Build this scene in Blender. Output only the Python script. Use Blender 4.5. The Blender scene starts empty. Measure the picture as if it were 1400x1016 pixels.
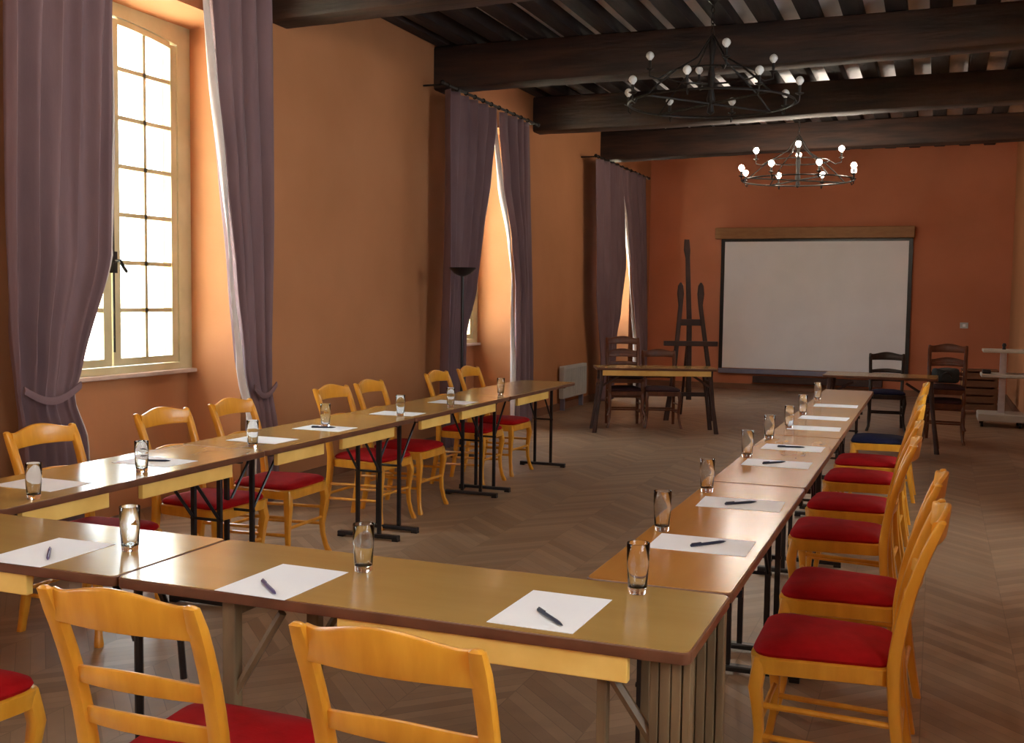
import bpy, bmesh, math, random
from mathutils import Vector, Matrix
random.seed(7)
PI = math.pi
scene = bpy.context.scene
COL = scene.collection

# ------------------------------------------------------------------ materials
def new_mat(name):
    m = bpy.data.materials.new(name); m.use_nodes = True
    nt = m.node_tree
    return m, nt, nt.nodes['Principled BSDF']

def lin(r, g, b):
    f = lambda c: (c/255/12.92) if c/255 <= .04045 else ((c/255+.055)/1.055)**2.4
    return (f(r), f(g), f(b), 1)

def N(nt, t, **kw):
    n = nt.nodes.new(t)
    for k, v in kw.items(): setattr(n, k, v)
    return n

def noise_mat(name, c1, c2, scale=6, stretch=(1, 1, 1), rough=.6, bump=0.0, detail=6, spec=.5, bscale=None, contrast=(.35, .65), coat=0, wave=False, metallic=0, sheen=0):
    m, nt, p = new_mat(name)
    tc = N(nt, 'ShaderNodeTexCoord'); mp = N(nt, 'ShaderNodeMapping')
    mp.inputs['Scale'].default_value = stretch
    nt.links.new(tc.outputs['Object'], mp.inputs[0])
    no = N(nt, 'ShaderNodeTexNoise'); no.inputs['Scale'].default_value = scale; no.inputs['Detail'].default_value = detail
    nt.links.new(mp.outputs[0], no.inputs['Vector'])
    cr = N(nt, 'ShaderNodeValToRGB')
    cr.color_ramp.elements[0].position = contrast[0]; cr.color_ramp.elements[1].position = contrast[1]
    cr.color_ramp.elements[0].color = c1; cr.color_ramp.elements[1].color = c2
    nt.links.new(no.outputs['Fac'], cr.inputs[0])
    nt.links.new(cr.outputs[0], p.inputs['Base Color'])
    p.inputs['Roughness'].default_value = rough
    p.inputs['Specular IOR Level'].default_value = spec
    p.inputs['Metallic'].default_value = metallic
    if coat: p.inputs['Coat Weight'].default_value = coat; p.inputs['Coat Roughness'].default_value = .15
    if sheen: p.inputs['Sheen Weight'].default_value = sheen
    if bump:
        n2 = N(nt, 'ShaderNodeTexNoise'); n2.inputs['Scale'].default_value = bscale or scale*3; n2.inputs['Detail'].default_value = 5
        nt.links.new(mp.outputs[0], n2.inputs['Vector'])
        b = N(nt, 'ShaderNodeBump'); b.inputs['Strength'].default_value = bump; b.inputs['Distance'].default_value = .01
        nt.links.new(n2.outputs['Fac'], b.inputs['Height']); nt.links.new(b.outputs[0], p.inputs['Normal'])
    return m

M = {}
M['wall'] = noise_mat('terracotta_paint', lin(180, 122, 82), lin(190, 130, 90), 1.2, rough=.85, bump=.15, bscale=14, spec=.25)
M['endwall'] = noise_mat('terracotta_paint_deep', lin(188, 116, 84), lin(198, 124, 92), 1.2, rough=.85, bump=.15, bscale=14, spec=.25)
M['plaster'] = noise_mat('white_plaster', lin(246, 245, 250), lin(252, 251, 254), 3, rough=.9, bump=.1)
M['beam'] = noise_mat('dark_oak', lin(32, 20, 16), lin(66, 40, 28), 3, (.5, 4, 4), rough=.7, bump=.5, bscale=8)
M['joist'] = noise_mat('dark_oak_joist', lin(24, 16, 16), lin(46, 32, 28), 4, (4, .5, 4), rough=.75, bump=.4, bscale=8)
M['chairwood'] = noise_mat('honey_beech', lin(214, 142, 36), lin(230, 160, 50), 7, (3, 3, .7), rough=.32, bump=.05, coat=.25)
M['darkchair'] = noise_mat('dark_walnut', lin(34, 24, 22), lin(52, 36, 30), 7, (3, 3, .7), rough=.35)
M['brownchair'] = noise_mat('reddish_walnut', lin(90, 46, 26), lin(112, 60, 34), 7, (3, 3, .7), rough=.35)
M['red'] = noise_mat('red_velvet', lin(150, 4, 8), lin(168, 6, 12), 14, rough=.85, bump=.12, bscale=120, spec=.2)
M['navy'] = noise_mat('navy_velvet', lin(22, 20, 44), lin(30, 28, 56), 14, rough=.85, bump=.12, bscale=120, spec=.2)
M['tabletop'] = noise_mat('oak_veneer', lin(174, 136, 76), lin(180, 143, 82), 2, (1, 5, 5), rough=.18, detail=3, spec=.8)
M['tabletop_right'] = noise_mat('warm_oak_veneer', lin(182, 122, 56), lin(190, 130, 62), 2, (1, 5, 5), rough=.2, detail=3, spec=.7)
M['edging'] = noise_mat('brown_table_edging', lin(96, 58, 40), lin(118, 74, 52), 8, rough=.35)
M['batten'] = noise_mat('pale_beech', lin(232, 184, 92), lin(244, 202, 112), 6, (1, 1, 1), rough=.45)
M['legwood'] = noise_mat('weathered_brown_leg', lin(92, 72, 50), lin(120, 96, 68), 6, (3, 3, .6), rough=.55)
M['black'] = noise_mat('black_enamel', lin(20, 18, 22), lin(30, 26, 30), 6, rough=.35)
M['iron'] = noise_mat('wrought_iron', lin(22, 18, 16), lin(38, 30, 26), 20, rough=.55, bump=.2, metallic=.4)
M['curtain'] = noise_mat('mauve_curtain', lin(118, 94, 99), lin(128, 103, 107), 5, (1, 1, .3), rough=.9, bump=.08, bscale=90, sheen=.1, spec=.15)
M['lining'] = noise_mat('cream_lining', lin(208, 198, 196), lin(220, 210, 206), 5, rough=.9, spec=.15)
M['winframe'] = noise_mat('sage_cream_paint', lin(196, 184, 142), lin(210, 198, 156), 5, rough=.5)
M['sill'] = noise_mat('stone_sill', lin(190, 165, 150), lin(205, 180, 165), 8, rough=.6)
M['paper'] = noise_mat('white_paper', lin(244, 244, 250), lin(249, 249, 253), 4, rough=.6, spec=.3)
M['pen'] = noise_mat('dark_pen', lin(24, 34, 58), lin(30, 40, 66), 10, rough=.3)
M['penp'] = noise_mat('purple_pen', lin(66, 52, 96), lin(76, 60, 110), 10, rough=.3)
M['screen'] = noise_mat('screen_fabric', lin(242, 240, 244), lin(247, 245, 249), 2, rough=.8, spec=.2)
M['casing'] = noise_mat('brown_casing', lin(146, 100, 58), lin(160, 112, 66), 6, (1, 4, 4), rough=.6)
M['greybar'] = noise_mat('blue_grey_bar', lin(120, 118, 140), lin(130, 128, 148), 6, rough=.4)
M['radiator'] = noise_mat('grey_enamel', lin(190, 190, 190), lin(200, 200, 198), 6, rough=.4)
M['trolley'] = noise_mat('grey_laminate', lin(190, 182, 172), lin(200, 194, 184), 6, rough=.4)
M['steel'] = noise_mat('brushed_steel', lin(190, 180, 185), lin(205, 196, 200), 12, rough=.35, metallic=.6)
M['crate'] = noise_mat('crate_wood', lin(104, 66, 42), lin(122, 80, 52), 6, (1, 4, 4), rough=.7)
M['bag'] = noise_mat('black_bag_cloth', lin(24, 30, 32), lin(36, 44, 46), 20, rough=.6, bump=.3)
M['skirt'] = noise_mat('brown_skirting', lin(120, 80, 58), lin(134, 92, 66), 4, rough=.6)
M['brass'] = noise_mat('old_brass', lin(150, 100, 50), lin(170, 116, 60), 10, rough=.35, metallic=.8)
M['leaf'] = noise_mat('leaves', lin(90, 130, 50), lin(140, 170, 80), 12, rough=.8)
M['darkseat'] = noise_mat('dark_maroon_velvet', lin(48, 20, 26), lin(60, 26, 32), 14, rough=.85)
M['brownleg'] = noise_mat('dark_brown_leg', lin(50, 28, 24), lin(66, 38, 30), 6, rough=.5)
M['grass'] = noise_mat('pale_gravel', lin(215, 212, 190), lin(235, 232, 212), 2, rough=.9)
M['bark'] = noise_mat('bark', lin(80, 66, 50), lin(100, 84, 64), 8, rough=.9)
M['facade'] = noise_mat('pale_stone', lin(226, 218, 200), lin(240, 232, 214), 3, rough=.9)

def glass_mat():
    m, nt, p = new_mat('drinking_glass')
    p.inputs['Base Color'].default_value = (.97, .985, .98, 1)
    p.inputs['Transmission Weight'].default_value = 1; p.inputs['Roughness'].default_value = .02
    p.inputs['IOR'].default_value = 1.45
    return m
M['glass'] = glass_mat()
def pane_mat():
    m = bpy.data.materials.new('window_glass'); m.use_nodes = True; nt = m.node_tree
    nt.nodes.clear()
    o = N(nt, 'ShaderNodeOutputMaterial'); mix = N(nt, 'ShaderNodeMixShader')
    t = N(nt, 'ShaderNodeBsdfTransparent'); t.inputs[0].default_value = (.95, .97, .95, 1)
    g = N(nt, 'ShaderNodeBsdfGlossy'); g.inputs['Roughness'].default_value = .02
    mix.inputs[0].default_value = .06
    nt.links.new(t.outputs[0], mix.inputs[1]); nt.links.new(g.outputs[0], mix.inputs[2])
    nt.links.new(mix.outputs[0], o.inputs[0])
    return m
M['pane'] = pane_mat()
def emit(name, col, s):
    m, nt, p = new_mat(name)
    p.inputs['Base Color'].default_value = (.9, .85, .7, 1)
    p.inputs['Emission Color'].default_value = col; p.inputs['Emission Strength'].default_value = s
    return m
M['bulb_on'] = emit('lit_bulb', (1, .87, .70, 1), 185)
M['bulb_off'] = noise_mat('frosted_bulb', lin(205, 205, 205), lin(225, 225, 225), 5, rough=.3)

def floor_mat():
    m, nt, p = new_mat('herringbone_parquet')
    L = nt.links.new
    tc = N(nt, 'ShaderNodeTexCoord'); sx = N(nt, 'ShaderNodeSeparateXYZ'); L(tc.outputs['Object'], sx.inputs[0])
    def mth(op, a, b=None, c=None):
        n = N(nt, 'ShaderNodeMath', operation=op)
        for i, v in enumerate((a, b, c)):
            if v is None: continue
            if isinstance(v, (int, float)): n.inputs[i].default_value = v
            else: L(v, n.inputs[i])
        return n.outputs[0]
    w = .36
    xs = mth('DIVIDE', sx.outputs['X'], w)
    col = mth('FLOOR', xs); fr = mth('FRACT', xs)
    par = mth('MODULO', mth('ADD', col, 100), 2)
    d = mth('ABSOLUTE', mth('SUBTRACT', mth('PINGPONG', xs, 1.0), 0.0))
    v = mth('ADD', mth('DIVIDE', sx.outputs['Y'], .08), mth('MULTIPLY', d, w/.08))
    vf = mth('FLOOR', v); vr = mth('FRACT', v)
    comb = N(nt, 'ShaderNodeCombineXYZ'); L(col, comb.inputs[0]); L(vf, comb.inputs[1])
    wn = N(nt, 'ShaderNodeTexWhiteNoise', noise_dimensions='2D'); L(comb.outputs[0], wn.inputs['Vector'])
    cr = N(nt, 'ShaderNodeValToRGB')
    cr.color_ramp.elements[0].color = lin(132, 104, 82); cr.color_ramp.elements[1].color = lin(162, 132, 106)
    L(wn.outputs['Value'], cr.inputs[0])
    no = N(nt, 'ShaderNodeTexNoise'); no.inputs['Scale'].default_value = 9; no.inputs['Detail'].default_value = 6; L(tc.outputs['Object'], no.inputs['Vector'])
    mx = N(nt, 'ShaderNodeMix', data_type='RGBA', blend_type='MULTIPLY'); mx.inputs[0].default_value = .5
    cr2 = N(nt, 'ShaderNodeValToRGB'); cr2.color_ramp.elements[0].position = .3; cr2.color_ramp.elements[0].color = (.55, .5, .45, 1)
    cr2.color_ramp.elements[1].position = .65; cr2.color_ramp.elements[1].color = (1, 1, 1, 1)
    L(no.outputs['Fac'], cr2.inputs[0]); L(cr.outputs[0], mx.inputs[6]); L(cr2.outputs[0], mx.inputs[7])
    e1 = mth('LESS_THAN', vr, .06); e2 = mth('LESS_THAN', fr, .012)
    e = mth('MAXIMUM', e1, e2)
    mx2 = N(nt, 'ShaderNodeMix', data_type='RGBA', blend_type='MIX'); L(mth('MULTIPLY', e, .35), mx2.inputs[0])
    L(mx.outputs[2], mx2.inputs[6]); mx2.inputs[7].default_value = lin(62, 44, 34)
    L(mx2.outputs[2], p.inputs['Base Color'])
    r = mth('MULTIPLY_ADD', no.outputs['Fac'], .25, .27); L(r, p.inputs['Roughness'])
    b = N(nt, 'ShaderNodeBump'); b.inputs['Strength'].default_value = .25; b.inputs['Distance'].default_value = .004
    L(mth('SUBTRACT', no.outputs['Fac'], e), b.inputs['Height']); L(b.outputs[0], p.inputs['Normal'])
    return m
M['floor'] = floor_mat()

# ------------------------------------------------------------------ helpers
def box(bm, x0, x1, y0, y1, z0, z1, bev=0):
    r = bmesh.ops.create_cube(bm, size=1)
    vs = r['verts']
    for v in vs:
        v.co = Vector(((x0+x1)/2+v.co.x*(x1-x0), (y0+y1)/2+v.co.y*(y1-y0), (z0+z1)/2+v.co.z*(z1-z0)))
    if bev:
        es = list({e for v in vs for e in v.link_edges})
        bmesh.ops.bevel(bm, geom=es, offset=bev, segments=2, affect='EDGES', profile=.5)
    return vs

def loft(bm, rings, cap=True, close=True):
    vr = [[bm.verts.new(p) for p in r] for r in rings]
    n = len(vr[0])
    for a, b in zip(vr, vr[1:]):
        for i in range(n if close else n-1):
            j = (i+1) % n
            bm.faces.new((a[i], a[j], b[j], b[i]))
    if cap:
        bm.faces.new(list(reversed(vr[0]))); bm.faces.new(vr[-1])

def rrect(w, d, k=.3):
    """rounded rectangle, 12 points, half sizes"""
    w /= 2; d /= 2; r = min(w, d)*k*2
    out = []
    for cx, cy, a0 in ((w-r, d-r, 0), (-w+r, d-r, 90), (-w+r, -d+r, 180), (w-r, -d+r, 270)):
        for a in (0, 45, 90):
            t = math.radians(a0+a); out.append((cx+r*math.cos(t), cy+r*math.sin(t)))
    return out

def post(bm, pts, k=.3):
    """vertical member: pts = [(x,y,z,w,d)] horizontal rounded-rect sections"""
    loft(bm, [[Vector((x+a, y+b, z)) for a, b in rrect(w, d, k)] for x, y, z, w, d in pts])

def bar(bm, p, q, r, n=8, r2=None):
    p = Vector(p); q = Vector(q); d = (q-p).normalized()
    u = d.orthogonal().normalized(); v = d.cross(u)
    loft(bm, [[c+u*rr*math.cos(2*PI*i/n)+v*rr*math.sin(2*PI*i/n) for i in range(n)] for c, rr in ((p, r), (q, r2 or r))])

def tube(bm, pts, r, n=8):
    pts = [Vector(p) for p in pts]
    rings = []; u = None
    for i, c in enumerate(pts):
        d = (pts[min(i+1, len(pts)-1)]-pts[max(i-1, 0)]).normalized()
        if u is None: u = d.orthogonal().normalized()
        u = (u-d*u.dot(d)).normalized(); v = d.cross(u)
        rr = r[i] if isinstance(r, (list, tuple)) else r
        rings.append([c+u*rr*math.cos(2*PI*k/n)+v*rr*math.sin(2*PI*k/n) for k in range(n)])
    loft(bm, rings)

def lathe(bm, prof, c=(0, 0, 0), n=24, cap=False):
    c = Vector(c)
    loft(bm, [[c+Vector((r*math.cos(2*PI*i/n), r*math.sin(2*PI*i/n), z)) for i in range(n)] for r, z in prof], cap=cap)

def obj(name, bm, mat, parent=None, smooth=False, loc=None):
    me = bpy.data.meshes.new(name)
    bmesh.ops.recalc_face_normals(bm, faces=bm.faces)
    bm.to_mesh(me); bm.free()
    me.materials.append(M[mat] if isinstance(mat, str) else mat)
    if smooth:
        for p in me.polygons: p.use_smooth = True
        try: me.set_sharp_from_angle(angle=math.radians(40))
        except Exception: pass
    o = bpy.data.objects.new(name, me); COL.objects.link(o)
    if parent: o.parent = parent
    if loc: o.location = loc
    return o

def tag(o, label=None, cat=None, group=None, kind=None):
    if label: o['label'] = label
    if cat: o['category'] = cat
    if group: o['group'] = group
    if kind: o['kind'] = kind
    return o

def thing(name, label, cat, loc=(0, 0, 0), rz=0, group=None):
    o = bpy.data.objects.new(name, None); COL.objects.link(o)
    o.empty_display_size = .1
    o.location = loc; o.rotation_euler = (0, 0, rz)
    return tag(o, label, cat, group)

def struct(name, bm, mat, parent=None, smooth=False):
    o = obj(name, bm, mat, parent, smooth)
    if not parent: o['kind'] = 'structure'
    return o

def dup(root, loc=None, rz=None, label=None, group=None, mats=None):
    def cp(o, par):
        c = o.copy(); COL.objects.link(c); c.parent = par
        if mats and c.type == 'MESH' and c.data.materials and c.data.materials[0].name in mats:
            c.data = c.data.copy(); c.data.materials[0] = mats[o.data.materials[0].name]
        for ch in o.children: cp(ch, c)
        return c
    r = cp(root, None)
    if loc is not None: r.location = loc
    if rz is not None: r.rotation_euler = (0, 0, rz)
    if label: r['label'] = label
    if group: r['group'] = group
    elif 'group' in r and group == '': del r['group']
    return r

# ------------------------------------------------------------------ room shell
XL, XR, YB, YE = -4.61, 1.06, -3.2, 18.2
XW = -5.07           # window plane
XO = -5.28           # outer face
ZC = 4.03
WC = [0.40, 5.664, 10.93, 16.13]     # window centres along the wall
HW = .80
FILL_WC = [-1.4, 1.2, 7.2]     # unseen windows added to the opposite wall to brighten the room
ZS, ZT = .955, 3.37

bm = bmesh.new(); box(bm, XL-.75, XR+.75, YB-.2, YE+.2, -.2, 0); struct('floor', bm, 'floor')
bm = bmesh.new(); box(bm, XL-.75, XR+.75, YB-.2, YE+.2, ZC, ZC+.2); struct('ceiling', bm, 'plaster')

bm = bmesh.new()
ys = [YB-.2]
for c in WC: ys += [c-HW, c+HW]
ys.append(YE+.2)
for i in range(0, len(ys), 2): box(bm, XO, XL, ys[i], ys[i+1], 0, ZC)
for c in WC:
    box(bm, XO, XL, c-HW, c+HW, ZT, ZC)
    box(bm, XO, XW, c-HW, c+HW, 0, ZS-.03)
struct('wall_left', bm, 'wall')
XRO = 1.73
bm = bmesh.new()
yr = [YB-.2]
for c in FILL_WC: yr += [c-HW, c+HW]
yr.append(YE+.2)
for i in range(0, len(yr), 2): box(bm, XR, XRO, yr[i], yr[i+1], 0, ZC)
for c in FILL_WC:
    box(bm, XR, XRO, c-HW, c+HW, ZT, ZC)
    box(bm, XR+.46, XRO, c-HW, c+HW, 0, ZS-.03)
struct('wall_right', bm, 'wall')
bm = bmesh.new(); box(bm, XO, XR+.2, YE, YE+.2, 0, ZC); struct('wall_back', bm, 'endwall')
bm = bmesh.new(); box(bm, XO, XR+.2, YB-.2, YB, 0, ZC); struct('wall_front', bm, 'wall')

bm = bmesh.new()
for i in range(0, len(ys), 2): box(bm, XL, XL+.015, max(ys[i], YB), min(ys[i+1], YE), 0, .10)
struct('baseboard_left', bm, 'skirt')
bm = bmesh.new(); box(bm, XL, XR, YE-.015, YE, 0, .10); struct('baseboard_back', bm, 'skirt')
bm = bmesh.new(); box(bm, XR-.015, XR, YB, YE, 0, .10); struct('baseboard_right', bm, 'skirt')

# windows ----------------------------------------------------------
def arch(o, half=.60): return 3.24-.045*(abs(o)/half)**2
def make_window(n, c):
    # outer frame
    bm = bmesh.new()
    a, b = XW-.03, XW+.04
    box(bm, a, b, c-HW, c-.665, ZS, ZT); box(bm, a, b, c+.665, c+HW, ZS, ZT)
    box(bm, a, b, c-.665, c+.665, ZS, ZS+.045)
    # head panel above the arched leaves
    seg = 20
    for i in range(seg):
        o0 = -.665+1.33*i/seg; o1 = -.665+1.33*(i+1)/seg
        z0 = arch(o0)+.045; z1 = arch(o1)+.045
        vs = [bm.verts.new((x, c+o, z)) for x in (a, b) for o, z in ((o0, z0), (o1, z1), (o1, ZT), (o0, ZT))]
        for f in ((0, 1, 2, 3), (7, 6, 5, 4), (0, 4, 5, 1), (1, 5, 6, 2), (2, 6, 7, 3), (3, 7, 4, 0)):
            bm.faces.new([vs[k] for k in f])
    fr = struct('window_%d' % n, bm, 'winframe')
    for s in (-1, 1):
        bm = bmesh.new()
        a, b = XW-.015, XW+.03
        Y = lambda o: c+s*o
        def bx(o0, o1, z0, z1, aa=a, bb=b):
            y0, y1 = sorted((Y(o0), Y(o1))); box(bm, aa, bb, y0, y1, z0, z1)
        bx(.008, .08, ZS+.05, arch(.05)+.03)
        bx(.60, .66, ZS+.05, arch(.63)+.03)
        bx(.08, .60, ZS+.05, 1.055)
        for i in range(10):   # arched top rail
            o0 = .08+.52*i/10; o1 = .08+.52*(i+1)/10
            vs = [bm.verts.new((x, Y(o), z)) for x in (a, b) for o, z in ((o0, arch(o0)), (o1, arch(o1)), (o1, arch(o1)+.04), (o0, arch(o0)+.04))]
            for f in ((0, 1, 2, 3), (7, 6, 5, 4), (0, 4, 5, 1), (1, 5, 6, 2), (2, 6, 7, 3), (3, 7, 4, 0)):
                bm.faces.new([vs[k] for k in f])
        bx(.326, .354, 1.055, arch(.34), a+.005, b-.005)
        for k in range(6): z = 1.375+.3166*k; bx(.08, .60, z-.014, z+.014, a+.005, b-.005)
        sash = struct('window_sash', bm, 'winframe', fr)
        bm = bmesh.new()
        y0, y1 = sorted((Y(.08), Y(.60))); box(bm, XW+.004, XW+.008, y0, y1, 1.05, 3.2)
        struct('window_pane', bm, 'pane', sash)
    bm = bmesh.new()
    bar(bm, (XW+.045, c, 1.1), (XW+.045, c, 3.1), .007, 6)
    box(bm, XW+.03, XW+.06, c-.02, c+.02, 1.62, 1.76)
    tube(bm, [(XW+.06, c, 1.7), (XW+.10, c, 1.70), (XW+.10, c+.03, 1.66), (XW+.09, c+.07, 1.63)], .012)
    struct('window_handle', bm, 'iron', fr)
    bm = bmesh.new(); box(bm, XW-.02, XW+.09, c-HW+.002, c+HW-.002, ZS-.03, ZS-.001, .006)
    s = struct('window_sill', bm, 'sill', fr)
for i, c in enumerate(WC): w_obj = make_window(i+1, c)
for i, c in enumerate(FILL_WC):  # unseen windows added for fill light, numbered on after the left wall
    o = dup(bpy.data.objects['window_1'], (-3.55, c+WC[0], 0), PI); o.name = 'window_%d' % (len(WC)+i+1)

# ceiling beams and joists ---------------------------------------------
def rough_beam(name, p0, p1, w, h, mat, axis, seed, n=40, rise=0):
    rnd = random.Random(seed)
    bm = bmesh.new(); rings = []
    for i in range(n+1):
        t = i/n
        x = p0[0]+(p1[0]-p0[0])*t; y = p0[1]+(p1[1]-p0[1])*t; z = p0[2]
        ww = w*(1+.05*math.sin(t*9+seed)+rnd.uniform(-.012, .012)); hh = (h-rise*t)*(1+.02*math.sin(t*7+seed*2)+rnd.uniform(-.008, .008))
        sec = rrect(ww, hh, .12)
        off = .02*math.sin(t*5+seed)
        top = z+h
        if axis == 'x': rings.append([Vector((x, y+a+off, top-hh/2+b)) for a, b in sec])
        else: rings.append([Vector((x+a+off*.4, y, top-hh/2+b)) for a, b in sec])
    loft(bm, rings)
    return tag(obj(name, bm, mat, smooth=True), kind='structure')
for i, y in enumerate([-1.55, 1.24, 4.02, 6.82, 9.62, 12.38, 15.18]):
    rough_beam('ceiling_beam', (XL, y+.15, 3.485), (XR, y+.15, 3.485), .29, .42, 'beam', 'x', i+1, rise=.09)
k = 0
x = -.575+.177-.354*12
while x < XR-.1:
    if x > XL+.02: rough_beam('ceiling_joist', (x, YB, 3.905), (x, YE, 3.905), .17, .125, 'joist', 'y', k+20, 30)
    k += 1; x += .354
rough_beam('ceiling_joist', (XL+.07, YB, 3.905), (XL+.07, YE, 3.905), .14, .125, 'joist', 'y', 99, 30)

# ------------------------------------------------------------------ curtains
def interp(keys, z):
    keys = sorted(keys)
    if z <= keys[0][0]: return keys[0][1]
    for (z0, a), (z1, b) in zip(keys, keys[1:]):
        if z <= z1:
            t = (z-z0)/(z1-z0); t = t*t*(3-2*t)*.4+t*.6
            return a+(b-a)*t
    return keys[-1][1]

def curtain(label, inner, outer, ztop, folds, tie, seed, lining_side):
    root = thing('curtain', label, 'curtain', (-4.35, interp(outer, 1.5), 0.03), 0, None)
    base = root.location.copy()
    rows, cols = 60, 90
    def surf(t, z):
        yi, yo = interp(inner, z), interp(outer, z)
        y = yo+(yi-yo)*t
        k = 1.0
        if tie and z < 1.5: k = 1-.45*math.exp(-((z-tie)/.16)**2)
        amp = .058*k*(.75+.25*math.sin(t*7+seed))
        ph = 2*PI*folds*t+.35*math.sin(z*1.3+seed)+seed
        x = amp*math.sin(ph)+.007*math.sin(2.3*ph+z*2)
        y += .012*math.cos(ph)
        if z > ztop-.15: x *= 1.0
        return Vector((-4.37+x, y, z))-base
    bm = bmesh.new(); g = []
    for r in range(rows+1):
        z = .03+(ztop-.03)*r/rows
        g.append([bm.verts.new(surf(c/cols, z)) for c in range(cols+1)])
    for r in range(rows):
        for c in range(cols): bm.faces.new((g[r][c], g[r][c+1], g[r+1][c+1], g[r+1][c]))
    cl = obj('curtain_cloth', bm, 'curtain', root, True)
    md = cl.modifiers.new('s', 'SOLIDIFY'); md.thickness = .006; md.offset = 0
    # the turned-back pale lining along the inner edge
    bm = bmesh.new(); g = []
    sgn = 1 if interp(inner, 2) > interp(outer, 2) else -1
    for r in range(rows+1):
        z = .05+(ztop-.07)*r/rows
        e = surf(1.0, z); row = []
        for c in range(7):
            t = c/6
            row.append(bm.verts.new(e+Vector((-.012-.04*t+.015*math.sin(z*3+t*3), sgn*(.010+.03*math.sin(t*PI)), 0))))
        g.append(row)
    for r in range(rows):
        for c in range(6): bm.faces.new((g[r][c], g[r][c+1], g[r+1][c+1], g[r+1][c]))
    ln = obj('curtain_lining', bm, 'lining', root, True)
    md = ln.modifiers.new('s', 'SOLIDIFY'); md.thickness = .005
    if tie:
        bm = bmesh.new(); pts_f = []
        yi, yo = interp(inner, tie), interp(outer, tie)
        n = 28
        ring = []
        for i in range(n+1):
            t = i/n; a = PI*t
            y = yo+(yi-yo)*t
            sag = -.07*math.sin(a)
            ring.append((Vector((-4.37+.062, y, tie+.06+sag))-base))
        rings = [[p+Vector((.004, 0, .02)), p+Vector((.010, 0, 0)), p+Vector((.004, 0, -.02)), p+Vector((-.004, 0, -.02)), p+Vector((-.004, 0, .02))] for p in ring]
        loft(bm, rings)
        obj('curtain_tie', bm, 'curtain', root, True)
    return root

curtain('long mauve curtain left of the nearest window, tied near the bottom',
        [(.03, 4.72), (.68, 4.68), (.915, 4.59), (1.09, 4.648), (1.7, 4.873), (2.72, 4.92), (3.6, 4.97)],
        [(.03, 4.24), (.8, 4.22), (1.0, 4.19), (1.3, 4.155), (1.85, 4.145), (3.6, 4.19)], 3.62, 5, .93, 0, 0)
curtain('long mauve curtain right of the nearest window, pale lining showing',
        [(.03, 6.26), (.7, 6.235), (1.01, 6.111), (1.6, 6.018), (2.26, 5.921), (2.9, 5.828), (3.6, 5.76)],
        [(.03, 6.52), (.57, 6.50), (1.1, 6.42), (2.0, 6.442), (3.6, 6.43)], 3.62, 4, .8, 1.3, 0)
curtain('mauve curtain left of the middle window, behind the tall floor lamp',
        [(.03, 9.78), (.66, 9.776), (1.13, 9.80), (1.58, 10.063), (2.19, 10.235), (2.7, 10.394), (3.3, 10.52)],
        [(.03, 9.39), (.97, 9.391), (2.2, 9.398), (3.4, 9.41)], 3.45, 5, None, 2.1, 0)
curtain('narrow mauve curtain right of the middle window, cream lining showing',
        [(.03, 11.31), (.73, 11.307), (1.63, 11.274), (2.12, 11.144), (2.69, 10.885), (3.3, 10.77)],
        [(.03, 11.85), (.7, 11.85), (2.39, 11.737), (3.4, 11.68)], 3.45, 4, None, 3.3, 0)
curtain('dark mauve curtain left of the farthest window',
        [(.03, 15.2), (.94, 15.329), (1.29, 15.56), (1.97, 15.86), (2.64, 15.723), (3.19, 15.56), (3.4, 15.54)],
        [(.03, 14.7), (.64, 14.709), (1.57, 14.434), (3.4, 14.33)], 3.4, 5, None, 4.0, 0)
curtain('dark mauve curtain right of the farthest window, next to the far wall',
        [(.03, 16.75), (.84, 16.686), (1.23, 16.518), (1.92, 16.285), (2.66, 16.0), (3.2, 15.66), (3.4, 15.64)],
        [(.03, 17.14), (.65, 17.12), (1.6, 17.039), (3.4, 16.93)], 3.4, 4, None, 5.0, 0)
for i, (a, b, z, lab) in enumerate([(4.05, 6.6, 3.66, 'dark iron curtain rod above the nearest window'), (9.3, 11.9, 3.485, 'dark iron curtain rod above the middle window'), (14.2, 17.1, 3.42, 'dark iron curtain rod above the farthest window')]):
    t = thing('curtain_rod', lab, 'curtain rod', (-4.37, a, z))
    bm = bmesh.new(); bar(bm, (0, 0, 0), (0, b-a, 0), .014, 10); obj('rod', bm, 'iron', t, True)
    for y in (.08, b-a-.08):
        bm = bmesh.new(); bar(bm, (0, y, 0), (-.237, y, 0), .009, 8); obj('bracket', bm, 'iron', t)
    for y in (0, b-a):
        bm = bmesh.new(); bmesh.ops.create_uvsphere(bm, u_segments=12, v_segments=8, radius=.026, matrix=Matrix.Translation((0, y, 0))); obj('finial', bm, 'iron', t, True)
    bm = bmesh.new()
    n = 12
    for kk in range(n):
        y = .12+(b-a-.24)*kk/(n-1)
        r = bmesh.ops.create_cone(bm, segments=12, radius1=.024, radius2=.024, depth=.006, matrix=Matrix.Translation((0, y, 0)) @ Matrix.Rotation(PI/2, 4, 'X'), cap_ends=True)
    tag(obj('rings', bm, 'iron', t), None, None, None, 'stuff')
# brass tie-back hook on the wall at the far left
bm = bmesh.new()
tube(bm, [(XL+.001, 4.02, 1.06), (XL+.06, 4.02, 1.06), (XL+.085, 4.02, 1.075), (XL+.085, 4.02, 1.10)], .008)
lathe(bm, [(.002, 0), (.022, 0), (.022, .006), (.002, .006)], (0, 0, 0), 12)
for v in bm.verts:
    if abs(v.co.x) < .03 and abs(v.co.y) < .03: v.co = Vector((XL+.001+v.co.z, 4.02+v.co.x, 1.06+v.co.y))
tag(obj('curtain_hook', bm, 'brass', None, True), 'small brass curtain hook on the wall at the left edge', 'hook')

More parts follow.
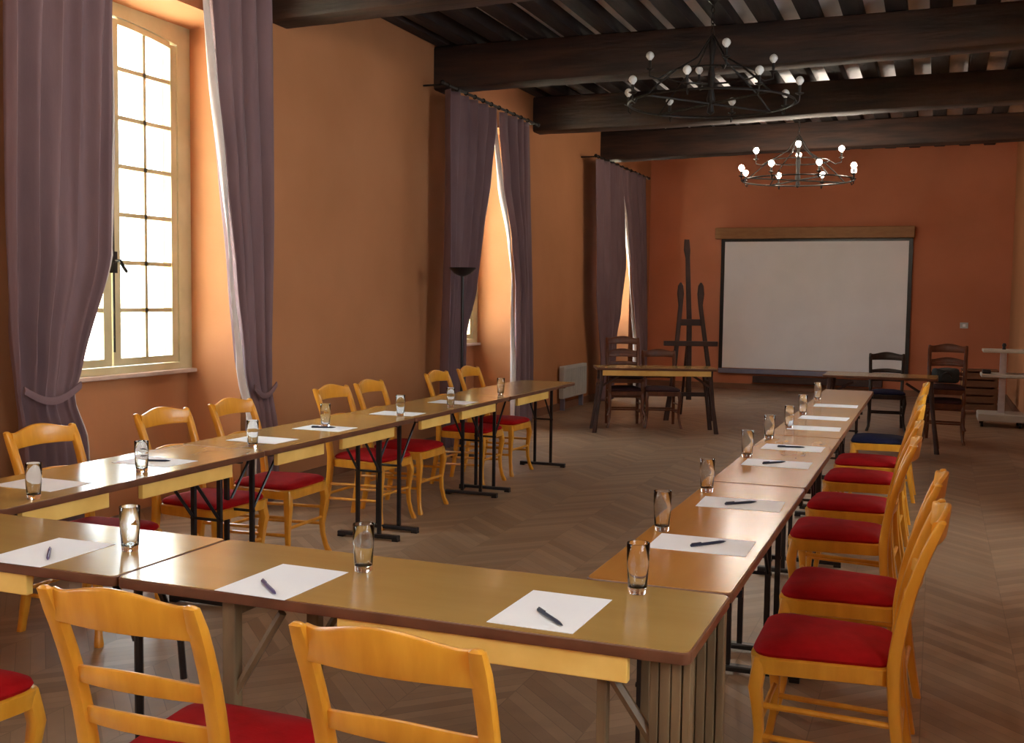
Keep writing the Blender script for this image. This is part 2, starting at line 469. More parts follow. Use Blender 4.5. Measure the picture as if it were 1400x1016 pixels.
# ------------------------------------------------------------------ chairs
def yb(z):   # rear post centre line (local, front is +y)
    if z < .45: t = z/.45; return -.265+.055*math.sin(t*PI/2)
    t = (z-.45)/.45; return -.21-.03*t-.085*t*t
def make_chair(loc, rz, label, group):
    t = thing('dining_chair', label, 'chair', loc, rz, group)
    # frame (apron)
    bm = bmesh.new()
    def seat_outline(f, z, ins=0):
        # rounded trapezoid: rear half width .175, front .215
        pts = []
        wf, wr, yf, yr = .212-ins, .172-ins, .205-ins, -.205+ins
        cs = [(wf, yf), (-wf, yf), (-wr, yr), (wr, yr)]
        rad = [.075, .075, .04, .04]
        for i in range(4):
            p = Vector(cs[i]); a = Vector(cs[i-1]); b = Vector(cs[(i+1) % 4])
            d1 = (a-p).normalized()*rad[i]; d2 = (b-p).normalized()*rad[i]
            for k in range(7):
                s = k/6
                q = (p+d1)*(1-s)**2+p*2*s*(1-s)+(p+d2)*s*s
                pts.append(Vector((q.x, q.y, z)))
        return pts
    loft(bm, [seat_outline(1, .385, .008), seat_outline(1, .388, .003), seat_outline(1, .435, 0), seat_outline(1, .44, .006)])
    obj('seat_frame', bm, 'chairwood', t, True)
    # cushion
    bm = bmesh.new()
    rings = [seat_outline(1, .438, .012), seat_outline(1, .45, .006), seat_outline(1, .462, .010), seat_outline(1, .474, .028)]
    for i, (z, s) in enumerate(((.482, .8), (.488, .6), (.491, .35), (.492, .12))):
        rings.append([Vector((p.x*s, p.y*s, z)) for p in seat_outline(1, 0, .028)])
    loft(bm, rings)
    obj('seat', bm, 'red', t, True)
    for s in (-1, 1):
        # rear post (leg + back upright)
        bm = bmesh.new(); pts = []
        for i in range(19):
            z = .9*i/18
            x = s*(.172+.012*max(0, (z-.45)/.45)+ (.010*(1-z/.45) if z < .45 else 0))
            w = .038 if z > .05 else .032
            d = .040-.010*abs(z-.45)/.45
            if i == 18: w *= .8; d *= .8
            pts.append((x, yb(z), z, w, d))
        pts.append((pts[-1][0], pts[-1][1]-.002, .906, .014, .012))
        post(bm, pts)
        obj('back_post', bm, 'chairwood', t, True)
        # cabriole front leg
        bm = bmesh.new(); pts = []
        for z, dx, dy, w in ((0, .030, .030, .030), (.012, .028, .028, .034), (.05, .016, .016, .027), (.12, .004, .004, .026), (.2, .000, .000, .030), (.28, .006, .006, .037), (.34, .012, .012, .043), (.385, .006, .006, .044), (.436, .0, .0, .040)):
            pts.append((s*(.178+dx), .17+dy, z, w, w))
        post(bm, pts)
        obj('front_leg', bm, 'chairwood', t, True)
        for z in (.17, .27):
            bm = bmesh.new()
            bar(bm, (s*.180, .17, z+.01), (s*.176, yb(z), z), .010, 8)
            obj('side_stretcher', bm, 'chairwood', t, True)
    for nm, y, z in (('front_stretcher', .172, .22), ('rear_stretcher', yb(.2), .2)):
        bm = bmesh.new(); bar(bm, (-.178, y, z), (.178, y, z), .010, 8); obj(nm, bm, 'chairwood', t, True)
    def rail(name, zc, hc, he, lift, thick, n=24, ear=0, hw=.176):
        bm = bmesh.new(); rings = []
        for i in range(n+1):
            u = -1+2*i/n
            x = hw*u
            zb = zc+lift*(1-u*u)*.6
            zt = zc+he+(hc-he)*(0.5+.5*math.cos(PI*u)) + lift*(1-u*u)
            if ear: zt += ear*max(0, (abs(u)-.82)/.18)**1.5
            y = yb((zb+zt)/2)-.026*(1-u*u)+.004
            cz, hh = (zb+zt)/2, (zt-zb)
            rings.append([Vector((x, y+a-(b/.1)*.012, cz+b)) for a, b in rrect(thick, hh, .35)])
        loft(bm, rings)
        return obj(name, bm, 'chairwood', t, True)
    rail('crest_rail', .822, .094, .072, .008, .020, ear=.006)
    rail('back_slat', .668, .046, .040, .010, .015)
    rail('back_slat', .568, .044, .040, .008, .015)
    for ch in t.children:
        for v in ch.data.vertices: v.co.z *= .972; v.co.x *= 1.02
    return t

G1 = 'chairs along the near table'
G2 = 'chairs between the left table row and the wall'
G3 = 'chairs along the right table row'
first = make_chair((-1.54, 2.055, 0), 0, 'honey wood chair, centre-left in the foreground, its whole back showing', G1)
dup(first, (-.908, 2.045, 0), math.radians(-1.5), 'honey wood chair with back to camera, nearest the right corner of the tables', G1)
dup(first, (-2.43, 2.02, 0), 0, 'honey wood chair cut off by the bottom left corner, only red seat showing', G1)
lefts = [(3.75, 'wooden chair with red seat behind the left tables, nearest the camera at the left edge'),
         (4.57, 'wooden chair beyond the left tables, in front of the sill of the nearest window'),
         (5.18, 'wooden chair beyond the left tables, in front of the right curtain of the nearest window'),
         (6.27, 'wooden chair beyond the left tables, left of the close pair before the bare wall'),
         (6.80, 'wooden chair beyond the left tables, right one of the close pair before the bare wall'),
         (7.92, 'wooden chair beyond the left tables, just left of the floor lamp'),
         (8.55, 'wooden chair beyond the left tables, directly before the floor lamp, farthest of its row')]
for y, lab in lefts:
    dup(first, (-3.435, y, 0), -PI/2+math.radians(random.uniform(-3, 3)), lab, G2)
rights = [(3.45, 'honey wood chair with red seat, nearest of the right-hand row'),
          (4.13, 'honey wood chair with red seat, second from the camera in the right-hand row'),
          (5.15, 'honey wood chair with red seat, third from the camera in the right-hand row'),
          (5.88, 'honey wood chair with dark red seat, fourth from the camera in the right-hand row'),
          (6.80, 'honey wood chair with dark red seat, fifth from the camera in the right-hand row'),
          (7.50, 'honey wood chair with dark red seat, sixth from the camera in the right-hand row')]
for y, lab in rights:
    dup(first, (-.285 if y < 5 else -.385, y, 0), PI/2+math.radians(random.uniform(-2.5, 2.5)), lab, G3)
dup(first, (-.37, 8.72, 0), PI/2, 'honey wood chair with navy blue seat, farthest of the right-hand row', G3, {'red_velvet': M['navy']})
dark = {'honey_beech': M['darkchair'], 'red_velvet': M['navy']}
brown = {'honey_beech': M['brownchair'], 'red_velvet': M['darkseat']}
dup(first, (-.50, 13.3, 0), PI+math.radians(4), 'dark wooden chair behind the far right table, against the projection screen', '', dark)
a21 = math.radians(21.5)
dup(first, (-3.36, 12.22, 0), PI+a21, 'brown chair behind the far left table, lower one of two stacked', '', brown)
dup(first, (-3.36, 12.22, .148), PI+a21, 'brown chair stacked on another behind the far left table', '', brown)
dup(first, (-2.96, 12.38, 0), PI+a21, 'brown chair behind the far left table, next to the easel', '', brown)
dup(first, (.125, 12.45, 0), PI-math.radians(3), 'reddish brown chair holding another chair up, right of the far right table', '', brown)
dup(first, (.125, 12.45, .148), PI-math.radians(3), 'reddish brown chair stacked on top, with a black bag on its seat', '', brown)
bm = bmesh.new()
vs = box(bm, -.13, .13, -.10, .10, 0, .15, .03)
bmesh.ops.subdivide_edges(bm, edges=bm.edges[:], cuts=2, use_grid_fill=True)
for v in bm.verts: v.co += Vector((.012*math.sin(v.co.y*40), .01*math.sin(v.co.x*30), .012*math.sin(v.co.x*25+v.co.y*20) if v.co.z > .05 else 0))
bagr = thing('bag', 'black bag lying on the stacked chairs right of the far table', 'bag', (.12, 12.42, .641), .1)
obj('bag_body', bm, 'bag', bagr, True)
bm = bmesh.new(); tube(bm, [(-.06+.12*i/10, -.105-.02*math.sin(PI*i/10), .06+.06*math.sin(PI*i/10)) for i in range(11)], .007); obj('bag_handle', bm, 'black', bagr, True)

# ------------------------------------------------------------------ tables
def t_leg(bm, x, w, ztop=.705):
    """black steel T leg: foot bar across the table (local y), two posts, two sloping struts"""
    box(bm, x-.022, x+.022, -.21, .21, .012, .036, .006)
    for y in (-.19, .19): box(bm, x-.018, x+.018, y-.02, y+.02, 0, .014)
    for y in (-.075, .075): box(bm, x-.009, x+.009, y-.011, y+.011, .03, ztop)
    box(bm, x-.012, x+.012, -.2, .2, ztop-.02, ztop)
def struts(bm, x, s):
    bar(bm, (x, -.075, .42), (x+s*.24, -.075, .695), .008, 6)
    bar(bm, (x, .075, .42), (x+s*.24, .075, .695), .008, 6)
    bar(bm, (x, -.09, .42), (x, .09, .42), .008, 6)
def table(label, cx, cy, L, Wd, rz, mat, battens, legs, group, z=.75, bside=-1):
    t = thing('folding_table', label, 'table', (cx, cy, 0), rz, group)
    # top, corners rounded
    def outline(l, w, r, zz):
        out = []
        for sx, sy, a0 in ((1, 1, 0), (-1, 1, 90), (-1, -1, 180), (1, -1, 270)):
            for a in range(0, 91, 18):
                q = math.radians(a0+a); out.append(Vector((sx*(l/2-r)+r*math.cos(q), sy*(w/2-r)+r*math.sin(q), zz)))
        return out
    bm = bmesh.new()
    loft(bm, [outline(L-.006, Wd-.006, .022, z-.028), outline(L-.002, Wd-.002, .024, z-.024), outline(L-.002, Wd-.002, .024, z-.004), outline(L-.008, Wd-.008, .021, z-.0015)])
    obj('table_edge', bm, 'edging', t, True)
    bm = bmesh.new(); loft(bm, [outline(L-.012, Wd-.012, .019, z-.006), outline(L-.012, Wd-.012, .019, z)])
    obj('tabletop', bm, mat, t)
    for a, b, sd in battens:
        bm = bmesh.new(); y = sd*(Wd/2-.022)
        box(bm, a, b, y-.012, y+.012, z-.088, z-.028, .003); obj('apron', bm, 'batten', t)
    for kind, x, s in legs:
        bm = bmesh.new()
        if kind == 'T': t_leg(bm, x, Wd, z-.028); struts(bm, x, s); mt = 'black'
        elif kind == 'Y':   # slim black central leg with an arched head and curved struts
            mt = 'black'
            bar(bm, (x, .02, .02), (x, .02, z-.028), .013, 8)
            box(bm, x-.02, x+.02, -.21, .21, 0, .03, .006)
            tube(bm, [(x-.085, .02, z-.11), (x-.06, .02, z-.075), (x-.02, .02, z-.055), (x+.03, .02, z-.055), (x+.07, .02, z-.08)], .011)
            tube(bm, [(x-.085, .02, z-.11), (x-.04, .02, z-.19), (x-.01, .02, z-.27)], .010)
            tube(bm, [(x+.06, .02, z-.075), (x+.11, .02, z-.17), (x+.15, .02, z-.25), (x+.16, .02, z-.36)], .010)
        elif kind == 'W':   # weathered wooden leg pair with brace
            mt = 'legwood'
            for y in (-Wd/2+.05, Wd/2-.05):
                box(bm, x-.019, x+.019, y-.018, y+.018, 0, z-.028, .004)
                bar(bm, (x, y, .46), (x+s*.15, y, .70), .012, 6)
            box(bm, x-.012, x+.012, -Wd/2+.05, Wd/2-.05, .2, .235); box(bm, x-.012, x+.012, -Wd/2+.05, Wd/2-.05, z-.075, z-.035)
        elif kind == 'C':   # corner leg of several slats with brace
            mt = 'legwood'
            for y in (-Wd/2+.05, Wd/2-.05):
                for dx, w in ((-.036, .010), (-.012, .012), (.013, .011), (.036, .009)):
                    box(bm, x+dx-w, x+dx+w, y-.016, y+.016, 0, z-.028, .003)
                box(bm, x-.155-.012, x-.155+.012, y-.014, y+.014, 0, z-.028, .003)
                bar(bm, (x-.135, y, .66), (x-.02, y, .50), .013, 6)
            box(bm, x-.012, x+.012, -Wd/2+.05, Wd/2-.05, .2, .235)
        elif kind == 'S':   # splayed dark trestle leg
            mt = 'brownleg'
            for y, sy in ((-Wd/2+.06, -1), (Wd/2-.06, 1)):
                post(bm, [(x+s*.06, y+sy*.0, 0, .05, .05), (x+s*.02, y, .3, .034, .034), (x-s*.02, y, z-.1, .05, .05), (x-s*.02, y, z-.028, .055, .055)])
            bar(bm, (x-s*.25, -Wd/2+.06, z-.06), (x, -Wd/2+.06, z-.22), .014, 6)
            box(bm, x-.012, x+.012, -Wd/2+.06, Wd/2-.06, z-.2, z-.15)
        obj('table_leg', bm, mt, t)
    return t

GT = 'folding tables set in a U shape'
YN0, YN1 = 2.225, 2.722
table('oak folding table across the front, right one, ending at the rounded near corner', -1.2205, (YN0+YN1)/2, 1.529, YN1-YN0, 0, 'tabletop',
      [(-.10, .625, -1)], [('W', -.43, 1), ('C', .715, 1)], GT)
table('oak folding table across the front, left one, running out of frame at the left', -2.757, (YN0+YN1)/2, 1.538, YN1-YN0, 0, 'tabletop',
      [(-.6, .46, -1)], [('T', -.66, 1), ('Y', .62, -1)], GT)
Lt = 1.585
names = ['nearest', 'second', 'third', 'farthest']
XLt0, XLt1 = -3.46, -2.95
for k in range(4):
    y0 = 2.765+k*Lt
    table('oak folding table of the left row by the windows, %s from the camera' % names[k] if k in (1, 2) else 'oak folding table of the left row by the windows, %s the camera' % ('nearest' if k == 0 else 'farthest from'),
          (XLt0+XLt1)/2, y0+Lt/2, Lt-.006, XLt1-XLt0, PI/2, 'tabletop',
          [(-.69, -.26, -1), (-.07, .53, -1)] if k < 3 else [(-.6, .1, -1)], [('T', -Lt/2+.13, 1), ('T', Lt/2-.13, -1)], GT)
Lr = 1.69
XR0, XR1 = -.852, -.456
for k in range(4):
    y0 = 2.728+k*Lr
    table('oak folding table of the right row, %s' % ['nearest, joining the front table', 'second from the camera', 'third from the camera', 'farthest from the camera'][k],
          (XR0+XR1)/2, y0+Lr/2, Lr-.006, XR1-XR0, PI/2, 'tabletop_right',
          [(-.6, .6, 1)], [('T', -Lr/2+.16, 1), ('T', Lr/2-.13, -1)], GT)
# far tables
table('small wooden table by the easel at the far left, chairs behind it', -2.93, 11.90, 1.34, .50, a21, 'tabletop', [(-.6, .6, -1)], [('S', -.62, -1), ('S', .62, 1)], 'far tables in front of the screen', z=.73)
table('dark-edged table at the far end, below the right corner of the screen', -.50, 11.62, 1.10, .58, 0, 'tabletop', [], [('S', -.5, -1), ('S', .5, 1)], 'far tables in front of the screen', z=.75)

# ------------------------------------------------------------------ glasses
def make_glass(loc, label, group):
    t = thing('drinking_glass', label, 'glass', loc, 0, group)
    bm = bmesh.new()
    prof = [(.0005, .0), (.0215, .0), (.0235, .003), (.025, .02), (.0285, .08), (.0295, .129), (.0288, .1302), (.0279, .129), (.0265, .08), (.0225, .022), (.018, .016), (.0005, .014)]
    lathe(bm, prof, n=32, cap=True)
    obj('tumbler', bm, 'glass', t, True)
    return t
GG = 'drinking glasses on the tables'
glasses = [(-2.153, 2.48, 'tall glass on the front table straddling near the seam, catching bright window light'),
           (-1.424, 2.552, 'tall glass on the front table between its two middle papers'),
           (-.682, 2.643, 'tall glass at the right corner of the front table'),
           (-.800, 3.399, 'first glass along the right table row, beside the nearest sheet there'),
           (-.806, 4.166, 'second glass along the right table row'),
           (-.812, 5.17, 'third glass along the right table row'),
           (-.815, 5.92, 'fourth glass along the right table row'),
           (-.778, 6.48, 'fifth glass along the right table row'),
           (-.790, 7.28, 'sixth glass along the right table row'),
           (-.812, 8.45, 'farthest glass along the right table row'),
           (-3.005, 2.965, 'glass on the left table row nearest the camera, at the left edge'),
           (-3.06, 3.60, 'glass on the left table row in front of the second chair, in bright reflection'),
           (-3.09, 4.43, 'glass on the left table row below the right curtain of the nearest window'),
           (-3.20, 5.29, 'glass on the left table row before the close pair of chairs'),
           (-3.08, 5.98, 'glass on the left table row just past the middle'),
           (-3.03, 6.62, 'glass on the left table row left of the floor lamp'),
           (-3.06, 7.60, 'farthest glass on the left table row')]
g0 = None
for x, y, lab in glasses:
    if g0 is None: g0 = make_glass((x, y, .75), lab, GG)
    else: dup(g0, (x, y, .75), 0, lab)

# ------------------------------------------------------------------ papers and pens
def paper(x, y, rz, lab):
    bm = bmesh.new(); box(bm, -.105, .105, -.1485, .1485, 0, .0012)
    o = obj('sheet_of_paper', bm, 'paper', None, False, (x, y, .7503)); o.rotation_euler = (0, 0, rz)
    return tag(o, lab, 'paper', 'white sheets laid out on the tables')
P = [(-2.345, 2.37, 0, 'white sheet at the left end of the front table'),
     (-1.56, 2.372, 0, 'white sheet in the middle of the front table, purple pen on it'),
     (-.83, 2.405, 0, 'white sheet at the right end of the front table, dark pen across it'),
     (-.640, 3.25, PI/2, 'first white sheet along the right table row'),
     (-.640, 3.965, PI/2, 'second white sheet along the right table row'),
     (-.652, 5.02, PI/2, 'third white sheet along the right table row'),
     (-.650, 5.60, PI/2, 'fourth white sheet along the right table row'),
     (-.640, 6.52, PI/2, 'fifth white sheet along the right table row'),
     (-.640, 7.12, PI/2, 'sixth white sheet along the right table row'),
     (-.640, 8.00, PI/2, 'seventh white sheet along the right table row'),
     (-3.20, 3.20, PI/2, 'white sheet on the left row nearest the camera'),
     (-3.19, 3.84, PI/2, 'white sheet on the left row before the second chair'),
     (-3.19, 4.66, PI/2, 'white sheet on the left row below the right curtain of the nearest window'),
     (-3.16, 5.22, PI/2, 'white sheet on the left row before the close pair of chairs'),
     (-3.15, 6.08, PI/2, 'white sheet on the left row behind the middle of the row'),
     (-3.15, 6.92, PI/2, 'white sheet on the left row before the floor lamp')]
sheets = [paper(x, y, r+math.radians(random.uniform(-2, 2)), l) for x, y, r, l in P]
def make_pen(x, y, rz, lab, mat):
    t = thing('pen', lab, 'pen', (x, y, .7565), rz, 'pens lying on the sheets')
    bm = bmesh.new()
    tube(bm, [(-.068, 0, 0), (-.066, 0, 0), (.045, 0, 0), (.060, 0, 0), (.069, 0, 0)], [.0025, .0045, .0048, .003, .0008], 10)
    obj('pen_barrel', bm, mat, t, True)
    bm = bmesh.new(); box(bm, -.064, -.028, -.0015, .0015, .004, .0068); obj('pen_clip', bm, mat, t)
    return t
pens = [(-.81, 2.336, math.radians(-46), 'dark pen lying across the sheet at the right end of the front table', 'pen'),
        (-1.55, 2.29, math.radians(-42), 'purple pen on the middle sheet of the front table', 'penp'),
        (-2.31, 2.33, math.radians(-48), 'purple pen on the leftmost sheet of the front table', 'penp'),
        (-.62, 3.25, math.radians(50), 'dark pen on the first sheet along the right row', 'pen'),
        (-.64, 3.96, math.radians(43), 'dark pen on the second sheet along the right row', 'pen'),
        (-.665, 5.02, math.radians(49), 'dark pen on the third sheet along the right row', 'pen'),
        (-.66, 5.60, math.radians(12), 'dark pen on the fourth sheet along the right row', 'pen'),
        (-3.19, 3.84, math.radians(20), 'pen on the sheet in front of the second chair of the left row', 'pen'),
        (-3.17, 5.22, math.radians(20), 'pen on the sheet before the close pair of left chairs', 'pen')]
for p in pens: make_pen(*p)

# ------------------------------------------------------------------ chandeliers
def make_chandelier(name, loc, rz, phase_up, lit, label):
    t = thing(name, label, 'chandelier', loc, rz)
    R1, R2 = .70, .50
    zl, zu = 0.0, .235     # bulb heights
    bm = bmesh.new()
    n = 40
    tube(bm, [(.66*math.cos(2*PI*i/n), .66*math.sin(2*PI*i/n), -.13) for i in range(n+1)], .010, 6)
    tube(bm, [(.36*math.cos(2*PI*i/n), .36*math.sin(2*PI*i/n), .10) for i in range(n+1)], .008, 6)
    for i in range(4):
        a = i*PI/2+.2
        bar(bm, (-.66*math.cos(a), -.66*math.sin(a), -.13), (0, 0, -.13), .009, 6)
        tube(bm, [(.66*math.cos(a), .66*math.sin(a), -.13), (.5*math.cos(a), .5*math.sin(a), .0), (.36*math.cos(a), .36*math.sin(a), .10), (.15*math.cos(a), .15*math.sin(a), .22), (.02*math.cos(a), .02*math.sin(a), .40)], .008, 6)
    lathe(bm, [(.002, -.22), (.03, -.20), (.02, -.14), (.035, -.10), (.02, -.02), (.03, .1), (.015, .2), (.03, .35), (.01, .42)], (0, 0, 0), 12)
    fr = obj('iron_frame', bm, 'iron', t, True)
    top = 3.905-loc[2]-.004
    bm = bmesh.new()
    z = .42; k = 0
    while z < top-.02:
        rot = Matrix.Rotation(PI/2*(k % 2), 4, 'Z')
        pts = [rot @ Vector((.014*math.cos(2*PI*i/10), 0, z+.02+.026*math.sin(2*PI*i/10))) for i in range(11)]
        tube(bm, pts, .004, 5); z += .042; k += 1
    lathe(bm, [(.002, top), (.045, top), (.045, top-.015), (.01, top-.05), (.002, top-.05)], (0, 0, 0), 12)
    tag(obj('chain', bm, 'iron', t, True), kind=None)
    spots = [(R1, math.radians(a*45), zl) for a in range(8)]+[(R2, phase_up+i*PI/2, zu) for i in range(4)]
    for R, a, z in spots:
        c = Vector((R*math.cos(a), R*math.sin(a), 0)); rin = .66 if R > .6 else .36
        ci = Vector((rin*math.cos(a), rin*math.sin(a), 0)); zb = -.13 if R > .6 else .10
        bm = bmesh.new()
        tube(bm, [ci+Vector((0, 0, zb)), (ci+c)/2+Vector((0, 0, zb-.04)), c+Vector((0, 0, zb-.02)), c+Vector((0, 0, zb+.03))], .007, 6)
        lathe(bm, [(.002, zb+.02), (.032, zb+.035), (.034, zb+.04), (.012, zb+.045), (.011, z-.03), (.002, z-.03)], c, 12)
        arm = obj('candle_arm', bm, 'iron', t, True)
        bm = bmesh.new()
        s = 1.0
        lathe(bm, [(.0005, -.032), (.011, -.032), (.014, -.026), (.028, -.010), (.033, .004), (.029, .021), (.017, .034), (.0005, .040)], c+Vector((0, 0, z)), 14)
        obj('bulb', bm, 'bulb_on' if lit else 'bulb_off', arm, True)
    return t
cam_az = math.radians(21.35)
make_chandelier('chandelier', (-1.62, 13.58, 3.08), cam_az+math.radians(5), math.radians(-20), True, 'lit wrought iron chandelier with glowing bulbs above the screen')
make_chandelier('chandelier', (-1.85, 3.95, 3.15), cam_az, math.radians(-18), True, 'added fill light above the frame, a lit wrought iron chandelier over the near tables')  # unseen, added to brighten the near tables and ceiling
make_chandelier('chandelier', (-1.85, -.90, 3.15), cam_az, math.radians(-18), True, 'added fill light behind the camera, a lit wrought iron chandelier')  # unseen, added to light the near chair backs
make_chandelier('chandelier', (-1.75, 8.80, 3.20), cam_az+math.radians(20), math.radians(-18), False, 'unlit wrought iron chandelier hanging under the beams, nearer the camera')

# ------------------------------------------------------------------ end wall things
t = thing('projection_screen', 'large white projection screen in a black frame on the far wall', 'screen', (-1.87, YE-.04, 0))
bm = bmesh.new(); box(bm, -1.465, 1.465, -.012, 0, .36, 2.47); obj('screen_surface', bm, 'screen', t)
for x0, x1 in ((-1.50, -1.44), (1.44, 1.50)):
    bm = bmesh.new(); box(bm, x0, x1, -.02, .0, .33, 2.50); obj('screen_border', bm, 'black', t)
bm = bmesh.new(); box(bm, -1.44, 1.44, -.02, 0, 2.455, 2.50); obj('screen_border', bm, 'black', t)
bm = bmesh.new(); box(bm, -1.50, 1.50, -.035, .0, .27, .35, .008); obj('bottom_bar', bm, 'greybar', t)
bm = bmesh.new(); box(bm, -1.59, 1.52, -.13, .03, 2.50, 2.68, .01); obj('screen_casing', bm, 'casing', t)
bm = bmesh.new(); box(bm, -2.79, -.75, YE-.12, YE-.001, .13, .235, .006)
tag(obj('wall_heater', bm, 'brownleg'), 'long low dark wall heater below the projection screen', 'heater')
t = thing('wall_switch', 'small pale wall switch glinting on the far wall, right of the screen', 'switch', (.416, YE, 1.143))
bm = bmesh.new(); box(bm, -.06, .06, -.02, -.001, -.045, .045, .004); obj('switch_plate', bm, 'radiator', t)
bm = bmesh.new(); box(bm, -.02, .02, -.026, -.018, -.02, .02, .002); obj('switch_rocker', bm, 'paper', t)

# radiator on left wall
t = thing('radiator', 'small pale grey wall heater on the left wall beyond the table row', 'radiator', (XL+.012, 13.94, .13))
bm = bmesh.new(); box(bm, .01, .08, -.5, .5, .03, .46, .01); obj('radiator_body', bm, 'radiator', t)
bm = bmesh.new()
for i in range(18): y = -.46+i*.054; box(bm, .078, .086, y, y+.022, .06, .42)
obj('radiator_fins', bm, 'radiator', t)
for y in (-.4, .4):
    bm = bmesh.new(); box(bm, .0, .06, y-.02, y+.02, -.13, .04); obj('radiator_foot', bm, 'greybar', t)

# easel --------------------------------------------------------------
t = thing('easel', 'tall dark wooden artist easel left of the projection screen', 'easel', (-2.82, 13.25, 0), cam_az)
bm = bmesh.new(); post(bm, [(0, 0, .25, .065, .04), (-.01, .03, 1.2, .065, .04), (-.045, .045, 2.0, .055, .035), (-.055, .05, 2.1, .08, .04), (-.06, .05, 2.23, .06, .035)]); obj('mast', bm, 'brownleg', t)
for s, xt in ((-1, -.13), (1, .12)):
    bm = bmesh.new(); post(bm, [(s*.29, -.10, 0, .065, .04), (s*.2+(.01 if s < 0 else .02), -.06, .7, .055, .04), (xt*.98, -.01, 1.42, .055, .035), (xt, 0, 1.56, .085, .04), (xt, .005, 1.66, .065, .035), (xt, .005, 1.70, .02, .02)]); obj('front_leg', bm, 'brownleg', t)
bm = bmesh.new(); bar(bm, (0, .03, 1.3), (0, .62, 0), .018, 8); obj('rear_leg', bm, 'brownleg', t)
bm = bmesh.new(); box(bm, -.15, .15, -.035, .0, 1.17, 1.25, .004); obj('cross_bar', bm, 'brownleg', t)
bm = bmesh.new(); box(bm, -.33, .33, -.10, -.02, .92, .98, .006); obj('tray', bm, 'brownleg', t)
bm = bmesh.new(); box(bm, -.26, .26, -.11, -.08, .30, .35, .004); obj('lower_rail', bm, 'brownleg', t)

# trolley -------------------------------------------------------------
t = thing('trolley', 'pale grey two-shelf projector trolley at the right edge', 'trolley', (.79, 14.42, 0))
for nm, z0, z1, x0 in (('top_shelf', .90, .935, -.24), ('lower_shelf', .60, .64, -.25)):
    bm = bmesh.new(); box(bm, x0, .25, -.24, .24, z0, z1, .008); obj(nm, bm, 'trolley', t)
bm = bmesh.new(); box(bm, -.27, .25, -.26, .26, .07, .16, .01); obj('base', bm, 'trolley', t)
bm = bmesh.new(); box(bm, -.04, .035, -.03, .03, .15, .90, .006); obj('column', bm, 'steel', t)
for x in (-.22, .2):
    for y in (-.2, .2):
        bm = bmesh.new(); bmesh.ops.create_cone(bm, segments=16, radius1=.035, radius2=.035, depth=.03, cap_ends=True, matrix=Matrix.Translation((x, y, .035)) @ Matrix.Rotation(PI/2, 4, 'Y'))
        obj('castor', bm, 'black', t, True)
t = thing('microphone_stub', 'small black knob standing on the trolley top', 'knob', (.79, 14.40, .935))
t.name = 'black_knob'
bm = bmesh.new(); lathe(bm, [(.001, 0), (.022, 0), (.018, .03), (.026, .05), (.018, .075), (.001, .08)], n=14); obj('knob', bm, 'black', t, True)
bm = bmesh.new(); box(bm, -.05, .05, -.05, .05, 0, .05, .012)
o = obj('plug_box', bm, 'black', None, True, (.60, 14.30, .642)); tag(o, 'small black box on the left end of the trolley shelf', 'box')

# slatted crate ---------------------------------------------------------
t = thing('slatted_crate', 'low brown slatted wooden crate on the floor behind the trolley', 'crate', (.58, 15.85, 0))
for x in (-.2, .2):
    for y in (-.16, .16):
        bm = bmesh.new(); box(bm, x-.022, x+.022, y-.022, y+.022, 0, .58, .003); obj('corner_post', bm, 'batten' if (x < 0 and y < 0) else 'crate', t)
for y in (-.185, .185):
    bm = bmesh.new()
    for i in range(5): box(bm, -.2, .2, y-.006, y+.006, .06+.105*i, .14+.105*i)
    obj('slats', bm, 'crate', t)
for x in (-.225, .225):
    bm = bmesh.new()
    for i in range(5): box(bm, x-.005, x+.005, -.16, .16, .06+.105*i, .14+.105*i)
    obj('slats', bm, 'crate', t)
bm = bmesh.new(); box(bm, -.23, .23, -.19, .19, .581, .60, .004); obj('lid', bm, 'crate', t)

# floor lamp -------------------------------------------------------------
t = thing('floor_lamp', 'black torchiere floor lamp before the middle window curtain', 'lamp', (-4.1, 9.2, 0))
bm = bmesh.new(); lathe(bm, [(.001, .03), (.10, .03), (.125, .015), (.13, 0), (.001, 0)], n=28, cap=False); obj('base', bm, 'black', t, True)
bm = bmesh.new(); bar(bm, (0, 0, .02), (0, 0, 1.70), .014, 12); obj('pole', bm, 'black', t, True)
bm = bmesh.new(); lathe(bm, [(.001, 1.68), (.03, 1.685), (.08, 1.71), (.125, 1.755), (.128, 1.762), (.122, 1.76), (.08, 1.72), (.03, 1.70), (.001, 1.698)], n=32, cap=False); obj('lamp_shade', bm, 'black', t, True)

# ------------------------------------------------------------------ outside
bm = bmesh.new(); box(bm, -60, XO-.02, -40, 60, -1.6, -1.5); tag(obj('courtyard', bm, 'grass'), kind='structure')
def tree(loc, r, h, seed, label):
    t = thing('tree', label, 'tree', loc)
    bm = bmesh.new(); post(bm, [(0, 0, 0, .3, .3), (.05, 0, h*.5, .2, .2), (0, .05, h*.8, .1, .1)], .5); obj('trunk', bm, 'bark', t, True)
    bm = bmesh.new(); rnd = random.Random(seed)
    for i in range(900):
        d = Vector((rnd.gauss(0, 1), rnd.gauss(0, 1), rnd.gauss(0, 1))).normalized()*r*rnd.uniform(.5, 1)
        c = Vector((0, 0, h))+Vector((d.x, d.y, d.z*1.2))
        u = Vector((rnd.gauss(0, 1), rnd.gauss(0, 1), rnd.gauss(0, 1))).normalized(); v = u.orthogonal().normalized(); s = rnd.uniform(.08, .16)
        w = u.cross(v)
        bm.faces.new([bm.verts.new(c+a) for a in (v*s, w*s*.5, -v*s, -w*s*.5)])
    tag(obj('crown', bm, 'leaf', t), kind=None)
    return t
tree((-15, 13.2, -1.5), 1.0, 2.6, 3, 'small green tree seen through the nearest window')
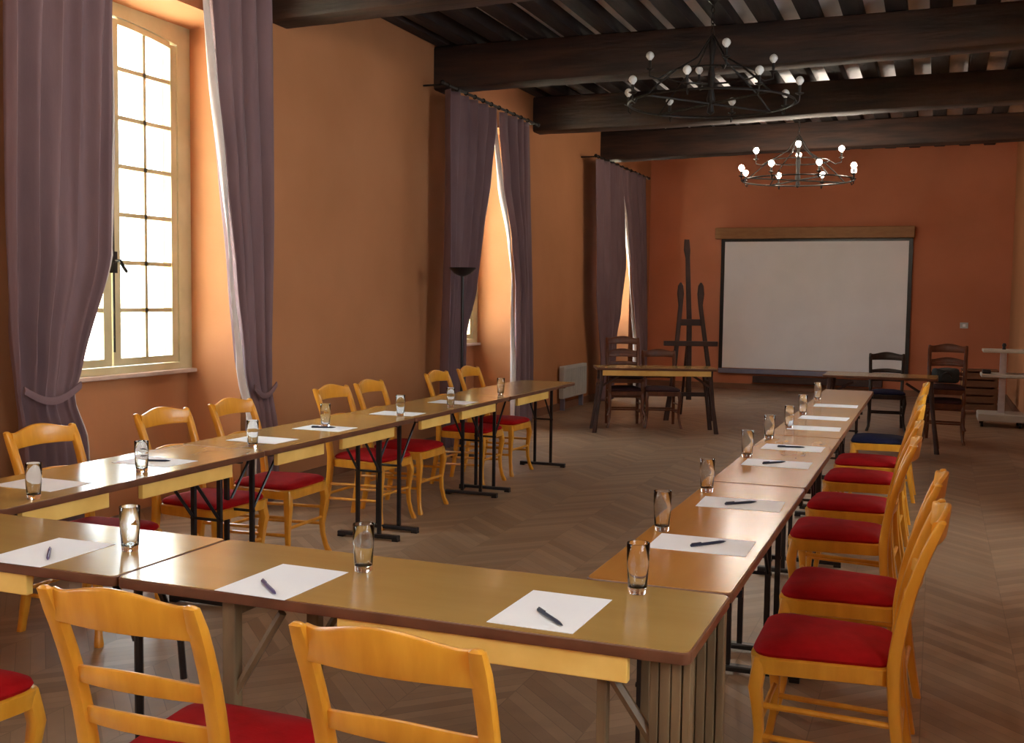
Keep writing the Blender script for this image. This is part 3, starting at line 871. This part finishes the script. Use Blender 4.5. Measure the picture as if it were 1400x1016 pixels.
bm = bmesh.new(); box(bm, -31, -30, -10, 60, -1.5, 1.2); 
tag(obj('garden_wall', bm, 'facade'), 'pale garden wall far outside the nearest window', 'wall')

# ------------------------------------------------------------------ light
w = bpy.data.worlds.new('World'); scene.world = w; w.use_nodes = True
nt = w.node_tree; bg = nt.nodes['Background']
bg.inputs['Color'].default_value = (.82, .91, 1, 1); bg.inputs['Strength'].default_value = 15.2
for i, c in enumerate(WC):
    l = bpy.data.lights.new('window_daylight', 'AREA'); l.shape = 'RECTANGLE'; l.size = 1.4; l.size_y = 2.3; l.energy = 1
    l.cycles.is_portal = True
    o = bpy.data.objects.new('window_daylight', l); COL.objects.link(o)
    o.location = (XO-.01, c, 2.15); o.rotation_euler = (0, -PI/2, 0)
for i, c in enumerate(FILL_WC):  # portals of the added fill windows
    o = bpy.data.objects.new('window_daylight', l); COL.objects.link(o)
    o.location = (XRO+.01, c, 2.15); o.rotation_euler = (0, PI/2, 0)

sl = bpy.data.lights.new('sun', 'SUN'); sl.energy = 240; sl.angle = .02; sl.color = (1, .97, .9)
so = bpy.data.objects.new('sun', sl); COL.objects.link(so)
so.rotation_euler = Vector((0, -.75, -.66)).to_track_quat('-Z', 'Y').to_euler()

# ------------------------------------------------------------------ camera
cd = bpy.data.cameras.new('camera'); cam = bpy.data.objects.new('camera', cd); COL.objects.link(cam)
F = 1477.0
cd.sensor_fit = 'HORIZONTAL'; cd.sensor_width = 36; cd.lens = 36*F/1400; cd.clip_start = .05; cd.clip_end = 200
yaw, pitch, roll = math.radians(21.349), math.radians(3.970), .013
fw = Vector((-math.sin(yaw)*math.cos(pitch), math.cos(yaw)*math.cos(pitch), -math.sin(pitch)))
r = Vector((math.cos(yaw), math.sin(yaw), 0)); u = r.cross(fw)
r2 = r*math.cos(roll)+u*math.sin(roll); u2 = -r*math.sin(roll)+u*math.cos(roll)
mt = Matrix((r2, u2, -fw)).transposed().to_4x4(); mt.translation = (0, 0, 1.5)
cam.matrix_world = mt
scene.camera = cam
scene.view_settings.view_transform = 'Standard'; scene.view_settings.look = 'None'
scene.view_settings.gamma = 1; scene.view_settings.use_curve_mapping = False
scene.view_settings.exposure = 0.22
